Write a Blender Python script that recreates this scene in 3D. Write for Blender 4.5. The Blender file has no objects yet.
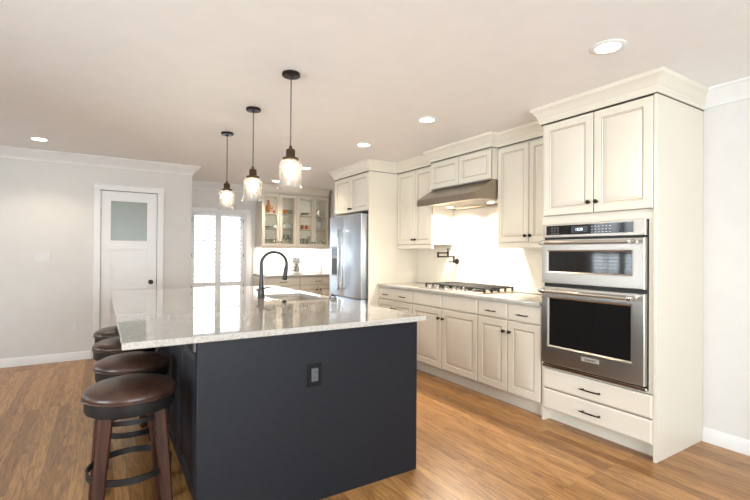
import bpy, bmesh, math, random
from mathutils import Vector, Matrix
random.seed(7)
C = bpy.context.scene.collection
S = bpy.context.scene
PI = math.pi

# ------------------------------------------------------------------ camera
cam_d = bpy.data.cameras.new('camera'); cam = bpy.data.objects.new('camera', cam_d); C.objects.link(cam)
yaw, pitch, roll = math.radians(32.09), math.radians(.344), math.radians(-.378)
F = Vector((math.sin(yaw), math.cos(yaw), 0)); Rt = Vector((math.cos(yaw), -math.sin(yaw), 0)); D = Vector((0, 0, -1))
F2 = math.cos(pitch)*F - math.sin(pitch)*D; D2 = math.sin(pitch)*F + math.cos(pitch)*D
R2 = math.cos(roll)*Rt + math.sin(roll)*D2; D3 = -math.sin(roll)*Rt + math.cos(roll)*D2
m = Matrix((R2, -D3, -F2)).transposed().to_4x4(); m.translation = Vector((0, 0, 1.30))
cam.matrix_world = m
cam_d.sensor_width = 36; cam_d.lens = 436.9/750*36; cam_d.clip_start = .05
S.camera = cam

# ------------------------------------------------------------------ world, lights, exposure
S.view_settings.view_transform = 'Standard'; S.view_settings.look = 'None'
S.view_settings.gamma = 1; S.view_settings.use_curve_mapping = False
S.view_settings.exposure = 0.49
S.cycles.transparent_max_bounces = 32
w = bpy.data.worlds.new('sky'); S.world = w; w.use_nodes = True
bg = w.node_tree.nodes['Background']; bg.inputs[0].default_value = (.86, .93, 1, 1); bg.inputs[1].default_value = 3.2

def area(name, loc, rot, sx, sy, e, col=(1, 1, 1), spread=180):
    l = bpy.data.lights.new(name, 'AREA'); l.shape = 'RECTANGLE'; l.size = sx; l.size_y = sy; l.energy = e; l.color = col
    l.spread = math.radians(spread)
    o = bpy.data.objects.new(name, l); C.objects.link(o); o.location = loc; o.rotation_euler = rot
    return o
DAY = (.84, .93, 1)
WARM = (1, .80, .58)
LED = (1, .84, .66)
area('daylight_fill_front', (.6, -2.72, 1.35), (PI/2, 0, 0), 3.4, 1.7, 185, DAY)  # fill light through the added window behind the camera
area('daylight_fill_side', (-3.42, .9, 1.35), (PI/2, 0, -PI/2), 2.2, 1.7, 130, DAY)  # fill light through the added near side window
area('daylight_side_far', (-3.42, 4.9, 1.35), (PI/2, 0, -PI/2), 1.5, 1.7, 45, DAY)
area('daylight_back', (1.67, 7.85, 1.05), (PI/2, 0, PI), .9, 1.8, 12, DAY)

# ------------------------------------------------------------------ materials
def new_mat(name):
    mt = bpy.data.materials.new(name); mt.use_nodes = True
    nt = mt.node_tree; b = nt.nodes['Principled BSDF']
    return mt, nt, b
def mat(name, col, rough=.5, metal=0, spec=.5, bump=0, bscale=60, var=0, vscale=8, emit=None, estr=0, coat=0, trans=0):
    mt, nt, b = new_mat(name)
    b.inputs['Base Color'].default_value = (*col, 1); b.inputs['Roughness'].default_value = rough
    b.inputs['Metallic'].default_value = metal; b.inputs['Specular IOR Level'].default_value = spec
    b.inputs['Coat Weight'].default_value = coat; b.inputs['Transmission Weight'].default_value = trans
    if emit: b.inputs['Emission Color'].default_value = (*emit, 1); b.inputs['Emission Strength'].default_value = estr
    tc = nt.nodes.new('ShaderNodeTexCoord')
    n = nt.nodes.new('ShaderNodeTexNoise'); n.inputs['Scale'].default_value = vscale; n.inputs['Detail'].default_value = 4
    nt.links.new(tc.outputs['Object'], n.inputs['Vector'])
    v = var if var else .015
    r = nt.nodes.new('ShaderNodeValToRGB'); r.color_ramp.elements[0].position = .3; r.color_ramp.elements[1].position = .7
    r.color_ramp.elements[0].color = (*[max(0, c*(1-v)) for c in col], 1); r.color_ramp.elements[1].color = (*[min(1, c*(1+v)) for c in col], 1)
    nt.links.new(n.outputs['Fac'], r.inputs[0]); nt.links.new(r.outputs[0], b.inputs['Base Color'])
    if bump:
        n2 = nt.nodes.new('ShaderNodeTexNoise'); n2.inputs['Scale'].default_value = bscale
        nt.links.new(tc.outputs['Object'], n2.inputs['Vector'])
        bp = nt.nodes.new('ShaderNodeBump'); bp.inputs['Strength'].default_value = bump; bp.inputs['Distance'].default_value = .003
        nt.links.new(n2.outputs['Fac'], bp.inputs['Height']); nt.links.new(bp.outputs[0], b.inputs['Normal'])
    return mt
def thin_glass(name, tint=(.97, .98, .97), refl=1.0, rough=.02, haze=0):
    mt = bpy.data.materials.new(name); mt.use_nodes = True; nt = mt.node_tree
    nt.nodes.remove(nt.nodes['Principled BSDF']); out = nt.nodes['Material Output']
    t = nt.nodes.new('ShaderNodeBsdfTransparent'); t.inputs[0].default_value = (*tint, 1)
    g = nt.nodes.new('ShaderNodeBsdfGlossy'); g.inputs['Roughness'].default_value = rough
    fr = nt.nodes.new('ShaderNodeFresnel'); fr.inputs[0].default_value = 1.45
    mu = nt.nodes.new('ShaderNodeMath'); mu.operation = 'MULTIPLY'; mu.inputs[1].default_value = refl
    mx = nt.nodes.new('ShaderNodeMixShader')
    nt.links.new(fr.outputs[0], mu.inputs[0]); nt.links.new(mu.outputs[0], mx.inputs[0])
    nt.links.new(t.outputs[0], mx.inputs[1]); nt.links.new(g.outputs[0], mx.inputs[2]); last = mx
    if haze:
        tr = nt.nodes.new('ShaderNodeBsdfTranslucent'); tr.inputs[0].default_value = (.95, .95, .93, 1)
        df = nt.nodes.new('ShaderNodeBsdfDiffuse'); df.inputs[0].default_value = (.95, .95, .93, 1)
        a1 = nt.nodes.new('ShaderNodeMixShader'); a1.inputs[0].default_value = .4; nt.links.new(tr.outputs[0], a1.inputs[1]); nt.links.new(df.outputs[0], a1.inputs[2])
        last = nt.nodes.new('ShaderNodeMixShader'); last.inputs[0].default_value = haze
        nt.links.new(mx.outputs[0], last.inputs[1]); nt.links.new(a1.outputs[0], last.inputs[2])
    nt.links.new(last.outputs[0], out.inputs[0])
    return mt
def steel(name, col, rough, axis):
    mt, nt, b = new_mat(name)
    b.inputs['Metallic'].default_value = 1; b.inputs['Base Color'].default_value = (*col, 1)
    tc = nt.nodes.new('ShaderNodeTexCoord'); mp = nt.nodes.new('ShaderNodeMapping')
    mp.inputs['Scale'].default_value = axis
    n = nt.nodes.new('ShaderNodeTexNoise'); n.inputs['Scale'].default_value = 1; n.inputs['Detail'].default_value = 3
    nt.links.new(tc.outputs['Object'], mp.inputs[0]); nt.links.new(mp.outputs[0], n.inputs['Vector'])
    r = nt.nodes.new('ShaderNodeMapRange'); r.inputs['To Min'].default_value = rough-.008; r.inputs['To Max'].default_value = rough+.012
    nt.links.new(n.outputs['Fac'], r.inputs['Value']); nt.links.new(r.outputs[0], b.inputs['Roughness'])
    return mt
def oak_floor():
    mt, nt, b = new_mat('oak_strip_floor')
    N = nt.nodes.new; L = nt.links.new
    tc = N('ShaderNodeTexCoord'); mp = N('ShaderNodeMapping'); mp.inputs['Rotation'].default_value = (0, 0, PI/2)
    L(tc.outputs['Object'], mp.inputs[0])
    br = N('ShaderNodeTexBrick'); br.offset = .37; br.offset_frequency = 3
    br.inputs['Color1'].default_value = (0, 0, 0, 1); br.inputs['Color2'].default_value = (1, 1, 1, 1); br.inputs['Mortar'].default_value = (0, 0, 0, 1)
    br.inputs['Scale'].default_value = 1; br.inputs['Mortar Size'].default_value = .0011; br.inputs['Mortar Smooth'].default_value = .1
    br.inputs['Brick Width'].default_value = 1.5; br.inputs['Row Height'].default_value = .070; br.inputs['Bias'].default_value = 0
    L(mp.outputs[0], br.inputs['Vector'])
    ramp = N('ShaderNodeValToRGB'); e = ramp.color_ramp.elements
    e[0].position = 0; e[0].color = (.29, .135, .042, 1); e[1].position = 1; e[1].color = (.50, .265, .095, 1)
    x = e.new(.45); x.color = (.40, .20, .068, 1)
    x = e.new(.75); x.color = (.45, .232, .082, 1)
    L(br.outputs['Color'], ramp.inputs[0])
    # grain: stretched noise shifted per board
    ml = N('ShaderNodeVectorMath'); ml.operation = 'MULTIPLY_ADD'; ml.inputs[1].default_value = (7.3, 3.1, 5.7)
    L(br.outputs['Color'], ml.inputs[0])
    sc = N('ShaderNodeVectorMath'); sc.operation = 'MULTIPLY'; sc.inputs[1].default_value = (15, 1.3, 1)
    L(tc.outputs['Object'], sc.inputs[0]); L(sc.outputs[0], ml.inputs[2])
    n1 = N('ShaderNodeTexNoise'); n1.inputs['Scale'].default_value = 1.6; n1.inputs['Detail'].default_value = 6; n1.inputs['Distortion'].default_value = 3.0
    L(ml.outputs[0], n1.inputs['Vector'])
    gr = N('ShaderNodeValToRGB'); gr.color_ramp.elements[0].position = .38; gr.color_ramp.elements[1].position = .58
    gr.color_ramp.elements[0].color = (.63, .565, .495, 1); gr.color_ramp.elements[1].color = (1.06, 1.05, 1.04, 1)
    L(n1.outputs['Fac'], gr.inputs[0])
    mm = N('ShaderNodeMix'); mm.data_type = 'RGBA'; mm.blend_type = 'MULTIPLY'; mm.inputs[0].default_value = 1
    L(ramp.outputs[0], mm.inputs[6]); L(gr.outputs[0], mm.inputs[7])
    dk = N('ShaderNodeMix'); dk.data_type = 'RGBA'; dk.inputs[7].default_value = (.16, .085, .035, 1)
    L(br.outputs['Fac'], dk.inputs[0]); L(mm.outputs[2], dk.inputs[6]); L(dk.outputs[2], b.inputs['Base Color'])
    rr = N('ShaderNodeMapRange'); rr.inputs['To Min'].default_value = .24; rr.inputs['To Max'].default_value = .36
    L(n1.outputs['Fac'], rr.inputs['Value']); L(rr.outputs[0], b.inputs['Roughness'])
    bp = N('ShaderNodeBump'); bp.inputs['Strength'].default_value = .25; bp.inputs['Distance'].default_value = .0015; bp.invert = True
    L(br.outputs['Fac'], bp.inputs['Height']); L(bp.outputs[0], b.inputs['Normal'])
    return mt
def stone():
    mt, nt, b = new_mat('pale_granite'); N = nt.nodes.new; L = nt.links.new
    tc = N('ShaderNodeTexCoord')
    n1 = N('ShaderNodeTexNoise'); n1.inputs['Scale'].default_value = 110; n1.inputs['Detail'].default_value = 4; n1.inputs['Roughness'].default_value = .7
    n2 = N('ShaderNodeTexNoise'); n2.inputs['Scale'].default_value = 14; n2.inputs['Detail'].default_value = 6
    L(tc.outputs['Object'], n1.inputs['Vector']); L(tc.outputs['Object'], n2.inputs['Vector'])
    r1 = N('ShaderNodeValToRGB'); e = r1.color_ramp.elements
    e[0].position = .30; e[0].color = (.24, .215, .19, 1); e[1].position = .56; e[1].color = (.545, .515, .475, 1)
    x = e.new(.42); x.color = (.47, .435, .39, 1)
    L(n1.outputs['Fac'], r1.inputs[0])
    r2 = N('ShaderNodeValToRGB'); r2.color_ramp.elements[0].position = .35; r2.color_ramp.elements[1].position = .65
    r2.color_ramp.elements[0].color = (.92, .905, .88, 1); r2.color_ramp.elements[1].color = (1, 1, 1, 1)
    L(n2.outputs['Fac'], r2.inputs[0])
    mm = N('ShaderNodeMix'); mm.data_type = 'RGBA'; mm.blend_type = 'MULTIPLY'; mm.inputs[0].default_value = 1
    L(r1.outputs[0], mm.inputs[6]); L(r2.outputs[0], mm.inputs[7]); L(mm.outputs[2], b.inputs['Base Color'])
    b.inputs['Roughness'].default_value = .04; b.inputs['IOR'].default_value = 1.55; b.inputs['Coat Weight'].default_value = .35; b.inputs['Coat Roughness'].default_value = .02
    return mt
def tile(name='cream_subway_tile', k=(1, 1, 1)):
    mt, nt, b = new_mat(name); N = nt.nodes.new; L = nt.links.new
    tc = N('ShaderNodeTexCoord'); sp = N('ShaderNodeSeparateXYZ'); cb = N('ShaderNodeCombineXYZ'); ad = N('ShaderNodeMath')
    L(tc.outputs['Object'], sp.inputs[0]); L(sp.outputs[0], ad.inputs[0]); L(sp.outputs[1], ad.inputs[1])
    L(ad.outputs[0], cb.inputs[0]); L(sp.outputs[2], cb.inputs[1])
    br = N('ShaderNodeTexBrick'); br.inputs['Scale'].default_value = 1; br.inputs['Brick Width'].default_value = .30; br.inputs['Row Height'].default_value = .10
    br.inputs['Mortar Size'].default_value = .0015
    br.inputs['Color1'].default_value = (.76, .70, .595, 1); br.inputs['Color2'].default_value = (.775, .715, .61, 1); br.inputs['Mortar'].default_value = (.72, .66, .56, 1)
    L(cb.outputs[0], br.inputs['Vector']); L(br.outputs['Color'], b.inputs['Base Color'])
    for q in ('Color1', 'Color2', 'Mortar'):
        c = br.inputs[q].default_value; br.inputs[q].default_value = (c[0]*k[0], c[1]*k[1], c[2]*k[2], 1)
    b.inputs['Roughness'].default_value = .18
    return mt
def wood(name, c0, c1, rough=.35):
    mt, nt, b = new_mat(name); N = nt.nodes.new; L = nt.links.new
    tc = N('ShaderNodeTexCoord'); mp = N('ShaderNodeMapping'); mp.inputs['Scale'].default_value = (40, 40, 3)
    n = N('ShaderNodeTexNoise'); n.inputs['Scale'].default_value = 1; n.inputs['Detail'].default_value = 5; n.inputs['Distortion'].default_value = .6
    L(tc.outputs['Object'], mp.inputs[0]); L(mp.outputs[0], n.inputs['Vector'])
    r = N('ShaderNodeValToRGB'); r.color_ramp.elements[0].position = .35; r.color_ramp.elements[1].position = .65
    r.color_ramp.elements[0].color = (*c0, 1); r.color_ramp.elements[1].color = (*c1, 1)
    L(n.outputs['Fac'], r.inputs[0]); L(r.outputs[0], b.inputs['Base Color']); b.inputs['Roughness'].default_value = rough; b.inputs['Specular IOR Level'].default_value = .25
    return mt

M = dict(
    wall=mat('painted_wall', (.72, .70, .668), .75, bump=.05, bscale=220),
    ceil=mat('ceiling_paint', (.88, .86, .84), .85),
    trim=mat('white_trim_paint', (.81, .80, .785), .4),
    cream=mat('cream_cabinet_paint', (.74, .68, .572), .34, var=.02, vscale=3),
    glaze=mat('brown_glaze_line', (.34, .25, .16), .5),
    shadow_line=mat('painted_crown_shadow', (.05, .035, .025), .7),  # dark colour standing in for the shadow below the crown
    inside=mat('cabinet_interior', (.72, .67, .58), .5),
    navy=mat('charcoal_island_paint', (.012, .013, .017), .45, spec=.24, var=.12, vscale=30, bump=.03, bscale=90),
    bronze=mat('oil_rubbed_bronze', (.022, .017, .014), .38, .7),
    iron=mat('faucet_bronze', (.05, .047, .044), .34, .8),
    brass=mat('aged_brass', (.085, .055, .034), .42, .8),
    plateblack=mat('black_outlet_plastic', (.008, .008, .009), .55, spec=.15), slate=mat('grey_receptacle', (.10, .10, .105), .5, spec=.25),
    black=mat('black_plastic', (.012, .012, .013), .4),
    blackm=mat('matte_black_enamel', (.02, .02, .021), .5),
    floor=oak_floor(), stone=stone(), tile=tile(), whitetile=tile('white_subway_tile', (1.1, 1.18, 1.36)),
    steel=steel('brushed_steel', (.52, .485, .44), .32, (3, 3, 240)),
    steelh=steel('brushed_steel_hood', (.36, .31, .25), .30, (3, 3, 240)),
    steelf=steel('brushed_steel_fridge', (.62, .68, .76), .36, (240, 240, 3)),
    chrome=mat('polished_steel', (.72, .70, .67), .14, 1),
    ovenglass=mat('oven_glass', (.010, .009, .009), .05, spec=.6, coat=.3),
    panelglass=mat('panel_glass', (.008, .008, .009), .06, spec=.5),
    lcd=mat('display_screen', (.05, .065, .075), .1),
    lit=mat('lit_digits', (.8, .85, .9), .5, emit=(.8, .9, 1), estr=1.3),
    print=mat('white_print', (.6, .6, .6), .5),
    leather=mat('brown_leather', (.050, .023, .015), .30, var=.6, vscale=9, bump=.25, bscale=160),
    band=mat('dark_stool_band', (.012, .011, .011), .42, spec=.3, bump=.1),
    redwood=wood('dark_cherry_wood', (.018, .006, .003), (.060, .019, .008), .55),
    pane=thin_glass('clear_pane'), jar=thin_glass('jar_glass', (.985, .985, .985), .9, .04, .045),
    winglass=thin_glass('window_glass', (.98, .99, .99)),
    drink=thin_glass('drinking_glass', (.95, .96, .955), 1, .03, .06),
    frost=mat('frosted_glass', (.26, .29, .25), .3, spec=.5),
    bulb=mat('bulb_glow', (1, .9, .7), .4, emit=(1, .80, .54), estr=60),
    can=mat('downlight_glow', (1, 1, 1), .4, emit=(1, .93, .82), estr=14),
    led=mat('under_cabinet_glow', (1, 1, 1), .4, emit=(1, .96, .9), estr=6),
    white=mat('white_ceramic', (.78, .76, .72), .25), whitep=mat('white_plastic', (.74, .73, .71), .4),
    orange=mat('orange_ceramic', (.60, .24, .09), .35, var=.5, vscale=22),
    red=mat('red_painted_ceramic', (.50, .14, .08), .3, var=.3, vscale=40),
    grey=mat('grey_ceramic', (.28, .28, .27), .3), green=mat('sage_ceramic', (.35, .38, .26), .35),
    badge=mat('badge_metal', (.50, .47, .42), .4, .4),
    silver=mat('patterned_silver', (.62, .63, .64), .35, .3, var=.4, vscale=50),
    shutter=mat('white_shutter_paint', (.80, .81, .82), .45),
)

# ------------------------------------------------------------------ mesh helpers
class MB:
    def __init__(s, *mats): s.bm = bmesh.new(); s.m = [M[k] for k in mats]
    def box(s, x0, y0, z0, x1, y1, z1, bev=0, mi=0, seg=1):
        v = [s.bm.verts.new((x, y, z)) for x in (x0, x1) for y in (y0, y1) for z in (z0, z1)]
        fs = [s.bm.faces.new([v[i] for i in q]) for q in ((0,1,3,2),(4,6,7,5),(0,4,5,1),(2,3,7,6),(0,2,6,4),(1,5,7,3))]
        for f in fs: f.material_index = mi
        if bev:
            ed = list({e for f in fs for e in f.edges})
            r = bmesh.ops.bevel(s.bm, geom=ed, offset=bev, segments=seg, affect='EDGES', profile=.5)
            for f in r['faces']: f.material_index = mi
        return s
    def tube(s, pts, r, seg=10, mi=0, cap=True):
        pts = [Vector(p) for p in pts]; n = len(pts)
        rs = r if isinstance(r, (list, tuple)) else [r]*n
        rings = []; up = None
        for i, p in enumerate(pts):
            t = (pts[min(i+1, n-1)] - pts[max(i-1, 0)]).normalized()
            if up is None:
                up = Vector((0, 0, 1)) if abs(t.z) < .9 else Vector((1, 0, 0))
            a = t.cross(up).normalized(); b = a.cross(t).normalized(); up = b
            rings.append([s.bm.verts.new(p + rs[i]*(math.cos(2*PI*k/seg)*a + math.sin(2*PI*k/seg)*b)) for k in range(seg)])
        for q in range(n-1):
            for k in range(seg):
                f = s.bm.faces.new((rings[q][k], rings[q][(k+1) % seg], rings[q+1][(k+1) % seg], rings[q+1][k])); f.material_index = mi
        if cap:
            for rg in (rings[0][::-1], rings[-1]):
                f = s.bm.faces.new(rg); f.material_index = mi
        return s
    def lathe(s, prof, c=(0, 0, 0), seg=28, mi=0, axis='z', sx=1, sy=1):
        c = Vector(c); rings = []
        def P(r, h, a):
            x, y = r*math.cos(a)*sx, r*math.sin(a)*sy
            if axis == 'z': return c + Vector((x, y, h))
            if axis == 'x': return c + Vector((h, x, y))
            return c + Vector((x, h, y))
        for r, h in prof:
            rings.append([s.bm.verts.new(P(0, h, 0))] if r < 1e-6 else [s.bm.verts.new(P(r, h, 2*PI*k/seg)) for k in range(seg)])
        for A, B in zip(rings, rings[1:]):
            for k in range(seg):
                k2 = (k+1) % seg
                if len(A) == 1 and len(B) == 1: continue
                if len(A) == 1: f = s.bm.faces.new((A[0], B[k2], B[k]))
                elif len(B) == 1: f = s.bm.faces.new((A[k], A[k2], B[0]))
                else: f = s.bm.faces.new((A[k], A[k2], B[k2], B[k]))
                f.material_index = mi
        return s
    def rings(s, x0, z0, x1, z1, y, rs, cap=True, mis=None):
        # nested rectangles facing -Y; rs = [(inset, outward)]
        R = []
        for i, d in rs:
            R.append([s.bm.verts.new(p) for p in ((x0+i, y-d, z0+i), (x1-i, y-d, z0+i), (x1-i, y-d, z1-i), (x0+i, y-d, z1-i))])
        for j, (A, B) in enumerate(zip(R, R[1:])):
            for k in range(4):
                f = s.bm.faces.new((A[k], A[(k+1) % 4], B[(k+1) % 4], B[k])); f.material_index = mis[j] if mis else 0
        if cap:
            s.bm.faces.new(R[-1]); s.bm.faces.new(R[0][::-1])
        else:
            for k in range(4): s.bm.faces.new((R[-1][k], R[-1][(k+1) % 4], R[0][(k+1) % 4], R[0][k]))
        return s
    def prism(s, poly, y0, y1, axis='y', mi=0):
        def P(a, b, t): return {'y': (a, t, b), 'x': (t, a, b), 'z': (a, b, t)}[axis]
        A = [s.bm.verts.new(P(a, b, y0)) for a, b in poly]; B = [s.bm.verts.new(P(a, b, y1)) for a, b in poly]
        n = len(poly)
        for k in range(n): s.bm.faces.new((A[k], A[(k+1) % n], B[(k+1) % n], B[k])).material_index = mi
        s.bm.faces.new(A[::-1]).material_index = mi; s.bm.faces.new(B).material_index = mi
        return s
    def sweep(s, path, prof, closed=False):
        # path in XY, profile (out, z), outward = left of travel
        path = [Vector((p[0], p[1])) for p in path]; n = len(path); cols = []
        for i, p in enumerate(path):
            def nrm(a, b): d = (b-a).normalized(); return Vector((-d.y, d.x))
            if i == 0: o = nrm(path[0], path[1])
            elif i == n-1: o = nrm(path[-2], path[-1])
            else:
                a = nrm(path[i-1], p); b = nrm(p, path[i+1]); o = (a+b); o = o/(1+a.dot(b))
            cols.append([s.bm.verts.new((p.x+o.x*u, p.y+o.y*u, z)) for u, z in prof])
        k = len(prof)
        for A, B in zip(cols, cols[1:]):
            for j in range(k): s.bm.faces.new((A[j], B[j], B[(j+1) % k], A[(j+1) % k]))
        s.bm.faces.new(cols[0][::-1]); s.bm.faces.new(cols[-1])
        return s
    def build(s, name, parent=None, loc=None, rz=0, ang=38):
        bmesh.ops.recalc_face_normals(s.bm, faces=s.bm.faces)
        me = bpy.data.meshes.new(name); s.bm.to_mesh(me); s.bm.free()
        for mt in s.m: me.materials.append(mt)
        me.polygons.foreach_set('use_smooth', [True]*len(me.polygons)); me.set_sharp_from_angle(angle=math.radians(ang))
        o = bpy.data.objects.new(name, me); C.objects.link(o)
        if parent: o.parent = parent
        if loc: o.location = loc
        o.rotation_euler.z = rz
        return o
def tag(o, label, cat, group=None):
    o['label'] = label; o['category'] = cat
    if group: o['group'] = group
    return o
def thing(name, label, cat, loc=(0, 0, 0), rz=0, group=None):
    o = bpy.data.objects.new(name, None); o.empty_display_size = .1; C.objects.link(o)
    o.location = loc; o.rotation_euler.z = rz
    return tag(o, label, cat, group)
def struct(o): o['kind'] = 'structure'; return o
def copy_tree(o, parent=None):
    c = o.copy(); C.objects.link(c)
    if parent: c.parent = parent
    for ch in list(o.children): copy_tree(ch, c)
    return c
def lamp(kind, name, loc, e, col, size=.03, spot=None, rot=(0, 0, 0), parent=None):
    l = bpy.data.lights.new(name, kind); l.energy = e; l.color = col; l.shadow_soft_size = size
    if kind == 'SPOT': l.spot_size = math.radians(spot); l.spot_blend = .6
    o = bpy.data.objects.new(name, l); C.objects.link(o); o.location = loc; o.rotation_euler = rot
    if parent: o.parent = parent
    return o

# ------------------------------------------------------------------ room shell
XR, XL, YF, YP, YB, XC, H = 3.582, -3.2, -2.5, 6.29, 7.6, 1.03, 2.44
struct(MB('floor').box(XL-.2, YF-.2, -.12, XR+.2, YB+.2, 0).build('floor'))
struct(MB('ceil').box(XL-.2, YF-.2, H, XR+.2, YB+.2, H+.12).build('ceiling'))
struct(MB('wall').box(XR, YF-.15, 0, XR+.15, YB+.15, H).build('wall_right'))
# pantry wall facing the camera, with its doorway, and its return to the back wall
DX0, DX1, DH = -.012, .618, 2.05
b = MB('wall')
b.box(XL, YP, 0, DX0, YP+.12, H).box(DX1, YP, 0, XC, YP+.12, H).box(DX0, YP, DH, DX1, YP+.12, H).box(XC-.12, YP+.12, 0, XC, YB, H)
struct(b.build('wall_left'))
WX0, WX1, WZ0, WZ1 = 1.20, 2.125, .06, 1.955
b = MB('wall')
b.box(XL, YB, 0, WX0, YB+.15, H).box(WX1, YB, 0, XR, YB+.15, H).box(WX0, YB, WZ1, WX1, YB+.15, H).box(WX0, YB, 0, WX1, YB+.15, WZ0)
struct(b.build('wall_back'))
b = MB('wall')   # far left wall, outside the frame, two windows, the near one added for fill daylight
b.box(XL-.15, YF, 0, XL, YB, .5).box(XL-.15, YF, 2.2, XL, YB, H)
for a0, a1 in ((YF, -.2), (2.0, 4.15), (5.65, YB)): b.box(XL-.15, a0, .5, XL, a1, 2.2)
struct(b.build('wall_side'))
b = MB('wall')
b.box(XL, YF-.15, 0, XR, YF, .5).box(XL, YF-.15, 2.2, XR, YF, H).box(XL, YF-.15, .5, -1.1, YF, 2.2).box(2.3, YF-.15, .5, XR, YF, 2.2)
struct(b.build('wall_front'))

crown = [(0, 2.325), (.012, 2.325), (.015, 2.345), (.03, 2.36), (.05, 2.385), (.072, 2.405), (.08, 2.42), (.092, 2.425), (.092, H), (0, H)]
struct(MB('trim').sweep([(2.288, YB), (XC, YB), (XC, YP), (XL, YP), (XL, YF), (XR, YF), (XR, 1.373)], crown).build('trim_1'))
base = [(0, 0), (.016, 0), (.016, .074), (.012, .084), (.009, .094), (0, .098)]
struct(MB('trim').sweep([(DX0-.075, YP), (XL, YP)], base).build('baseboard_left'))
struct(MB('trim').sweep([(XC, YB), (XC, YP), (DX1+.075, YP)], base).build('baseboard_corner'))
struct(MB('trim').sweep([(XL, YP), (XL, YF)], base).build('baseboard_side'))
struct(MB('trim').sweep([(XL, YF), (XR, YF)], base).build('baseboard_front'))
struct(MB('trim').sweep([(XR, YF), (XR, 1.372)], base).build('baseboard_right'))

# pantry door casing and door
cas = MB('trim')
for x0, x1 in ((DX0-.068, DX0+.006), (DX1-.006, DX1+.068)): cas.box(x0, YP-.018, 0, x1, YP, DH-.006, .004)
cas.box(DX0-.068, YP-.018, DH-.006, DX1+.068, YP, DH+.07, .004)
cas.box(DX0-.068, YP-.026, DH+.055, DX1+.068, YP, DH+.07, .003)
struct(cas.build('trim_2'))
door = struct(MB('trim').build('door_1'))
door.location = (DX0, YP, 0)
W = DX1-DX0
b = MB('trim')      # stiles and rails around one light and two panels
y0, y1 = .004, .04
b.box(.01, y0, .012, .112, y1, DH-.012).box(W-.122, y0, .012, W-.01, y1, DH-.012)
for z0, z1 in ((.012, .24), (.735, .835), (1.325, 1.43), (1.918, DH-.012)): b.box(.112, y0, z0, W-.122, y1, z1)
b.box(.112, .02, .24, W-.122, .03, .735).box(.112, .02, .835, W-.122, .03, 1.325)
me_door = b.build('door_slab', door)
MB('frost').box(.112, .018, 1.43, W-.122, .026, 1.918).build('door_pane', door)
b = MB('bronze')
b.lathe([(0, -.058), (.02, -.057), (.028, -.046), (.027, -.036), (.014, -.026), (.010, -.012), (.010, -.006), (.028, -.005), (.028, .004), (0, .004)], (W-.075, 0, .905), axis='y')
b.build('door_knob', door)
for z in (.3, 1.03, 1.775):
    MB('bronze').box(-.008, -.006, z-.045, .008, .006, z+.045, .002).build('hinge', door)
MB('bronze').box(W-.01, -.004, .87, W-.002, .006, .94).build('strike_plate', door)

# ------------------------------------------------------------------ windows
def shutter_window(name, w, h, loc, rz, rails, pitch=.07):
    """local: x along the wall, faces -Y into the room"""
    r = struct(MB('shutter').box(0, -.02, 0, .04, .14, h).box(w-.04, -.02, 0, w, .14, h).box(.04, -.02, h-.04, w-.04, .14, h).box(.04, -.02, 0, w-.04, .14, .04).build(name, None, loc, rz))
    b = MB('shutter')
    for x0, x1 in ((-.07, .01), (w-.01, w+.07)): b.box(x0, -.036, -.05, x1, -.0, h-.01, .004)
    b.box(-.07, -.036, h-.01, w+.07, 0, h+.07, .004)
    b.build('casing', r)
    half = (w-.08)/2
    for k in range(2):
        x0 = .04+k*half
        f = MB('shutter')
        f.box(x0+.003, -.008, .043, x0+.048, .022, h-.043, .003).box(x0+half-.048, -.008, .043, x0+half-.003, .022, h-.043, .003)
        for z0, z1 in rails: f.box(x0+.048, -.007, z0, x0+half-.048, .021, z1, .003)
        fr = f.build('shutter_panel', r)
        lv = MB('shutter')
        for (a0, a1), (c0, c1) in zip(rails, rails[1:]):
            n = int((c0-a1)/pitch); st = (c0-a1)/n
            for i in range(n):
                zc = a1+st*(i+.5); d = .027; t = math.radians(18)
                dy, dz = d*math.cos(t), d*math.sin(t)
                lv.prism([(.007-dy, zc-dz-.003), (.007-dy, zc-dz+.003), (.007+dy, zc+dz+.003), (.007+dy, zc+dz-.003)], x0+.05, x0+half-.05, axis='x')
        lv.build('louvers', fr)
        MB('shutter').box(x0+half/2-.005, -.030, rails[0][1]+.03, x0+half/2+.005, -.021, rails[-1][0]-.03).build('tilt_rod', fr)
        for z in (.35*h, .62*h, .93*h):
            hx = x0+.003 if k == 0 else x0+half-.003
            MB('bronze').box(hx-.006, -.014, z-.03, hx+.006, -.004, z+.03).build('hinge', r)
    g = MB('shutter')
    g.box(.04, .085, .04, .08, .12, h-.04).box(w-.08, .085, .04, w-.04, .12, h-.04).box(w/2-.03, .085, .04, w/2+.03, .12, h-.04)
    nz = max(2, round(h/.45))
    for i in range(1, nz): g.box(.08, .09, h*i/nz-.008, w-.08, .115, h*i/nz+.008)
    for xc in (w*.27, w*.73): g.box(xc-.008, .092, .04, xc+.008, .113, h-.04)
    g.build('sash', r)
    MB('winglass').box(.08, .100, .04, w-.08, .104, h-.04).build('window_pane', r)
    return r
shutter_window('window_1', WX1-WX0, WZ1-WZ0, (WX0, YB, WZ0), 0, [(.043, .16), (.655, .73), (1.832, 1.852)])
shutter_window('window_2', 1.5, 1.7, (XL, 4.15, .5), PI/2, [(.043, .14), (.80, .87), (1.55, 1.657)])
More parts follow.
